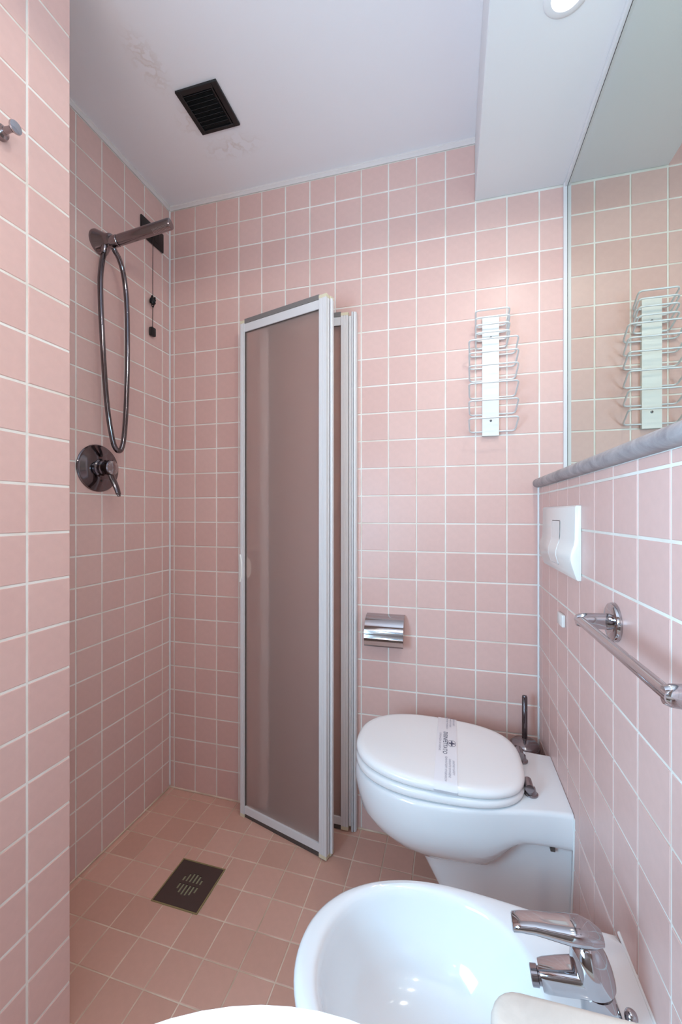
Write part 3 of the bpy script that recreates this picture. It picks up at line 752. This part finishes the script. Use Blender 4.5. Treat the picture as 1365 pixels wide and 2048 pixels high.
# ------------------------------------------------------------------ bidet
BY = -0.828
bd = thing('bidet', 'white wall mounted bidet with deep oval bowl below the towel bar', 'bidet', (1.4195, BY, 0.42))
CX = 1.110
def outline(L, hm, hw, a=0.235):
    h = plan(L, hm, hw, a, 14, 24, 2.1); return [(XW2 - u, hh) for u, hh in h]
NA = 96
ca = math.atan2(0.150, XW2 - CX)
ANG = sorted([2 * PI * i / NA for i in range(NA)] + [ca, 2 * PI - ca])
def ray_outline(L, hm, hw, z, inset=0.0, cy=BY, a=0.235):
    hf = outline(L, hm, hw, a); poly = [(x, h_) for x, h_ in hf] + [(x, -h_) for x, h_ in hf[-2::-1]]
    out = []
    for t in ANG:
        dx_, dy_ = math.cos(t), math.sin(t); best = None
        for (xa, ya), (xb, yb) in zip(poly, poly[1:] + poly[:1]):
            xa, xb = xa - CX, xb - CX; den = dx_ * (yb - ya) - dy_ * (xb - xa)
            if abs(den) < 1e-12: continue
            r = (xa * (yb - ya) - ya * (xb - xa)) / den; s_ = (xa * dy_ - ya * dx_) / den
            if r > 0 and -1e-6 <= s_ <= 1 + 1e-6: best = r if best is None else max(best, r)
        r = best - inset / max(.35, 1); out.append(Vector((CX + dx_ * r, cy + dy_ * r, z)))
    return out
def inner(k, z, cx_=1.110, e=2.15):
    out = []
    for t in ANG:
        c_, s_ = math.cos(t), math.sin(t); A_, B_ = (.178 - k if c_ < 0 else .172 - k), .150 - k * .9
        r = (abs(c_ / A_) ** e + abs(s_ / B_) ** e) ** (-1 / e); out.append(Vector((cx_ + r * c_, BY + r * s_, z)))
    return out
W_, HW = .172, .150
bl_ = [ray_outline(.33, .10, .10, .075), ray_outline(.36, .115, .11, .14), ray_outline(.43, .14, .13, .24), ray_outline(.495, .163, .146, .32), ray_outline(.515, .171, .150, .372),
       ray_outline(.5235, W_, HW, .402), ray_outline(.5235, W_, HW, .410), ray_outline(.521, W_ - .002, HW - .002, .4160), ray_outline(.516, W_ - .006, HW - .006, .4195), ray_outline(.510, W_ - .012, HW - .012, .4208),
       inner(-.006, .4206), inner(.000, .4190), inner(.005, .4140), inner(.008, .405), inner(.014, .380), inner(.026, .345), inner(.050, .310), inner(.085, .292), inner(.120, .286)]
obj('basin', loft(bl_), M['ceramic'], bd, 55)
obj('drain', lathe((1.125, BY, .2862), (0, 0, 1), [(.022, 0), (.022, .002), (.016, .003), (.008, .0015)], 28), M['chrome'], bd, 40)
obj('wall_joint', tube([(1.4200, BY + .150, .420), (1.4200, BY - .150, .420)], .0032, 8), M['caulk'], bd)

# bidet tap (axis plane Y = TAPY)
TAPY = -0.828
kf = (1.4819 + TAPY) / (1.4819 - .815)
def tp(x, z, dy=0.0): return Vector((1.1447 + (x - 1.1447) * kf, TAPY + dy, 1.1375 + (z - 1.1375) * kf))
tap = thing('bidet_tap', 'chrome lever tap with swivel spout on the bidet deck', 'tap', tp(1.35, .420))
dk = .4205
bx = tp(1.345, .43).x
body = []
for z, a_, b_, sh in ((dk, .0270, .0260, .008), (dk + .004, .0268, .0255, .008), (dk + .018, .0255, .0240, .006), (dk + .034, .0240, .0232, .002), (dk + .046, .0236, .0230, -.002), (dk + .050, .0225, .0222, -.003)):
    body.append(ellipse_loop(bx + sh, TAPY, z, a_, b_, 40))
obj('body', loft(body), M['chrome'], tap, 40)
spl = []
for x, zc, hy, hz in ((1.338, .4660, .0210, .0150), (1.318, .4655, .0205, .0165), (1.296, .4600, .0185, .0165), (1.277, .4550, .0160, .0160), (1.271, .4535, .0145, .0150)):
    p = tp(x, zc); L_ = []
    for i in range(24):
        t = 2 * PI * i / 24; c_, s_ = math.cos(t), math.sin(t)
        L_.append(p + Vector((0.004 * -s_, hy * math.copysign(abs(c_) ** .55, c_), hz * math.copysign(abs(s_) ** .55, s_))))
    spl.append(L_)
obj('spout', loft(spl), M['chrome'], tap, 40)
pa = tp(1.274, .4525); pdir = Vector((-1, 0, -0.16))
obj('aerator', lathe(pa, pdir, [(.0105, -.004), (.0105, .006), (.0125, .007), (.0125, .0155), (.0108, .0165), (.0095, .0135)], 28), M['dull_chrome'], tap, 35)
# lever: dome over the cartridge and a flat tapering handle
dome = []
c0 = tp(1.3400, .4660); tilt = Matrix.Translation(c0) @ Matrix.Rotation(math.radians(-14), 4, 'Y')
for h_, r in ((-.004, .0245), (.006, .0252), (.020, .0248), (.034, .0230), (.046, .0190), (.054, .0130), (.0575, .0060)):
    dome.append([tilt @ Vector((r * 1.06 * math.cos(2 * PI * i / 36) + .002, r * math.sin(2 * PI * i / 36), h_)) for i in range(36)])
lev = obj('lever', loft(dome), M['chrome'], tap, 45)
hl = []
for x, zc, hy, hz in ((1.352, .5290, .0110, .0060), (1.340, .5310, .0175, .0100), (1.324, .5320, .0205, .0125), (1.305, .5305, .0200, .0120), (1.285, .5290, .0175, .0105), (1.262, .5285, .0160, .0088), (1.243, .5255, .0150, .0080), (1.2325, .5228, .0140, .0078), (1.2310, .5224, .0120, .0062)):
    p = tp(x, zc); L_ = []
    for i in range(24):
        t = 2 * PI * i / 24; c_, s_ = math.cos(t), math.sin(t)
        L_.append(p + Vector((0, hy * math.copysign(abs(c_) ** .7, c_), hz * math.copysign(abs(s_) ** .85, s_))))
    hl.append(L_)
obj('handle', loft(hl), M['chrome'], lev, 45)
kx = tp(1.3858, .4423)
obj('pop_up_rod', join(lathe((kx.x + .002, TAPY, dk), (0, 0, 1), [(.0030, .0), (.0030, .018)], 12)), M['chrome'], tap, 40)
obj('pop_up_knob', lathe((kx.x + .002, TAPY, dk + .012), (0, 0, 1), [(.0030, 0), (.0066, .0025), (.0084, .007), (.0084, .011), (.0066, .0155), (.0030, .018)], 24), M['chrome'], tap, 60)

# ------------------------------------------------------------------ marble counter and washbasin
arc = []
BXc, BYc, BR = 1.090, -1.452, 0.1925
t0 = math.acos((1.166 - BXc) / BR)
for i in range(25): arc.append((BXc + BR * math.cos(-t0 + 2 * t0 * i / 24), BYc + BR * math.sin(-t0 + 2 * t0 * i / 24)))
cor = [(1.166 + .018 - .018 * math.cos(t), -1.2125 - .018 + .018 * math.sin(t)) for t in [PI / 2 * i / 6 for i in range(7)]]
poly = [(1.4195, -1.80), (1.166, -1.80)] + arc + cor + [(1.4195, -1.2065)]
cn = obj('counter_top', prism(poly, 'z', .818, .850, .005, 3), M['marble'], None, 40)
tag(cn, 'beige marble counter corner in the foreground beside the washbasin', 'counter')
prof = [(.060, -.150), (.110, -.130), (.150, -.085), (.172, -.035), (.1800, -.006), (.1830, .006), (.1870, .0110), (.1890, .0085), (.1895, .0), (.1880, -.020), (.176, -.060), (.150, -.115), (.100, -.155), (.060, -.162)]
bs = thing('washbasin', 'white round washbasin rim let into the marble counter in the foreground', 'washbasin', (BXc, BYc, .85))
V, F = lathe((BXc, BYc, .852), (0, 0, 1), prof, 72)
obj('bowl', (V, F), M['ceramic'], bs, 55)
obj('waste', lathe((BXc, BYc, .7015), (0, 0, 1), [(.020, 0), (.020, .003), (.012, .004)], 24), M['chrome'], bs, 40)
